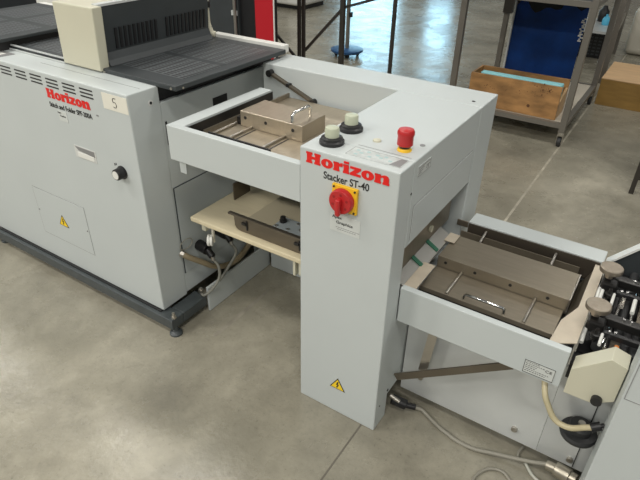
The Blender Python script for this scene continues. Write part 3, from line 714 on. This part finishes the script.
# steel frame table behind the stacker
ft = thing('display_stand', (-1.4, 2.3, 0), 'thin dark brown steel stand with diagonal braces behind the rear housing', 'stand')
for px in (-1.71, -1.675, -1.375, -1.016):
    B(px-.009, px+.009, 1.99, 2.012, 0, 1.35).build('post', DARKST, ft) if px != -1.375 else B(px-.014, px+.014, 1.988, 2.014, 0, 1.35).build('post', DARKST, ft)
MB().bar((-1.675, 2.018, .665), (-1.38, 2.018, .972), .012, .018).build('brace', DARKST, ft)
MB().bar((-1.38, 2.018, .972), (-1.02, 2.018, 1.09), .012, .016).build('brace', DARKST, ft)
MB().bar((-2.03, 2.018, .83), (-1.71, 2.018, .575), .012, .016).build('brace', DARKST, ft)
B(-2.10, -.95, 1.985, 2.02, 1.35, 1.37).build('top_rail', DARKST, ft)
B(-2.10, -2.08, 1.99, 2.012, 0, 1.35).build('post', DARKST, ft)

# blue based dolly stand
ds = thing('dolly_stand', (-2.65, 4.3, 0), 'round blue wheeled base with grey pole, on the floor behind the thin frame', 'stand')
bx, by = -2.70, 4.36
MB().lathe((bx, by, .045), [(.165, 0), (.182, .012), (.182, .032), (.13, .04)], n=40).build('base', BLUEP, ds, 30)
for k in range(4):
    a = k*PI/2+.6; MB().cyl((bx+.12*math.cos(a)-.01, by+.12*math.sin(a), .022), (bx+.12*math.cos(a)+.01, by+.12*math.sin(a), .022), .0215, n=16).build('wheel', BLACK, ds, 40)
MB().cyl((bx+.0, by, .08), (bx+.0, by, 1.5), .022, n=16).build('pole', RACKM, ds, 40)
for c in (.42, .62): B(bx+.024, bx+.05, by-.03, by+.01, c, c+.05).build('pole_clamp', BLACK, ds)

# tall equipment behind the slotted tray
te = thing('tall_cabinet', (-2.4, 1.9, 0), 'tall dark grey cabinet with silver pull bar, behind the slotted tray', 'cabinet')
MB().box(-2.9, -1.978, 1.7, 1.95, 0, 1.9, bev=.004).build('body', CHAR2, te)
MB().cyl((-1.995, 1.685, .4), (-1.995, 1.685, 1.5), .010, n=16).build('pull_bar', STEEL, te, 40)
q = MB(); [q.box(-2.03, -1.985, 1.69, 1.7, c, c+.03) for c in (.55, .90, 1.2)]; q.build('bar_bracket', GALV, te)
tag(MB().box(-1.976, -1.852, 1.72, 1.95, 0, 1.85, bev=.003).build('black_locker', BLACK), 'narrow black upright locker between the dark cabinet and the red panel', 'locker')
tb = thing('red_panel', (-1.78, 1.71, 0), 'upright bright red panel with white edge, right of the black locker', 'panel')
MB().box(-1.840, -1.697, 1.70, 1.718, 0, 1.85, bev=.002).build('board', REDPAN, tb)
B(-1.83, -1.73, 1.60, 1.698, 0, .02).build('foot', DARKST, tb)
B(-1.6965, -1.689, 1.70, 1.706, 0, 1.85).build('edge_strip', WHITE, tb)
wm2 = thing('white_machine', (-5.0, 6.6, 0), 'rounded white machine base with black front far behind the red panel', 'machine')
MB().box(-5.25, -4.60, 6.2, 7.0, .06, .9, bev=.05, seg=4).build('body', WHITE, wm2, 50)
B(-5.2, -4.85, 6.17, 6.20, .16, .8).build('front', BLACK, wm2)
MB().box(-5.2, -4.65, 6.3, 6.9, .0, .06).build('plinth', BLACK, wm2)
tag(MB().box(-6.0, -5.5, 5.8, 6.4, 0, .9, bev=.02).build('black_cabinet', CHAR), 'low black cabinet left of the rounded white machine', 'cabinet')
tag(MB().box(-4.15, -3.45, 1.55, 2.1, 0, 1.0, bev=.01).build('white_cabinet', WHITE), 'white cabinet behind the raised slotted cover, at the top left', 'cabinet')

# workbench at the right edge: steel legs
wb = thing('steel_bench', (1.1, 2.9, 0), 'dark steel bench leg standing on the floor at the right edge', 'bench')
for px, py in ((.497, 2.53), (1.9, 2.53), (.497, 3.3), (1.9, 3.3)):
    B(px-.014, px+.014, py-.014, py+.014, 0, .82).build('leg', DARKST, wb)
MB().box(.511, 1.886, 2.52, 2.54, .10, .125).build('stretcher', DARKST, wb)
MB().box(.48, 1.93, 2.50, 3.33, .82, .85).build('bench_top', GALV, wb)

# ================================================================== LIGHTS
def area(name, loc, rot, sx, sy, p, col=(1, .97, .9)):
    l = bpy.data.lights.new(name, 'AREA'); l.shape = 'RECTANGLE'; l.size = sx; l.size_y = sy; l.energy = p; l.color = col
    o = bpy.data.objects.new(name, l); o.location = loc; o.rotation_euler = rot; COL.objects.link(o); return o
for yy, pw in ((-4.6, 170), (-1.6, 62), (1.4, 50), (4.4, 30), (7.4, 22)):
    for xx, kx in ((-7, 1), (-3.1, 1), (.8, .8), (4.6, .5)):
        area('ceiling_lamp', (xx, yy, 4.3), (0, 0, 0), 1.6, .5, pw*kx)
wd = bpy.data.worlds.new('hall_light'); S.world = wd; wd.use_nodes = True
wd.node_tree.nodes['Background'].inputs[0].default_value = (.93, .97, 1, 1)
wd.node_tree.nodes['Background'].inputs[1].default_value = .14

# ================================================================== CAMERA
cam = bpy.data.cameras.new('camera'); co = bpy.data.objects.new('camera', cam); COL.objects.link(co)
r_ = Vector((0.8378994504916164, 0.5455442860997421, 0.017491219790797173))
d_ = Vector((0.3071409557362161, -0.44476167574255343, -0.8413391023244549))
f_ = Vector((-0.45120831572045633, 0.7103298414783082, -0.5402245571335225))
u_ = -d_; b_ = -f_
co.matrix_world = Matrix(((r_.x, u_.x, b_.x, .51138), (r_.y, u_.y, b_.y, -1.181066), (r_.z, u_.z, b_.z, 1.611062), (0, 0, 0, 1)))
cam.sensor_width = 36; cam.lens = 550.3135*36/640; cam.clip_start = .01; cam.clip_end = 100
S.camera = co
for o in COL.objects:
    if '_o' in o: del o['_o']
vs_ = S.view_settings; vs_.view_transform = 'Standard'; vs_.look = 'None'; vs_.gamma = 1; vs_.use_curve_mapping = False; vs_.exposure = .03
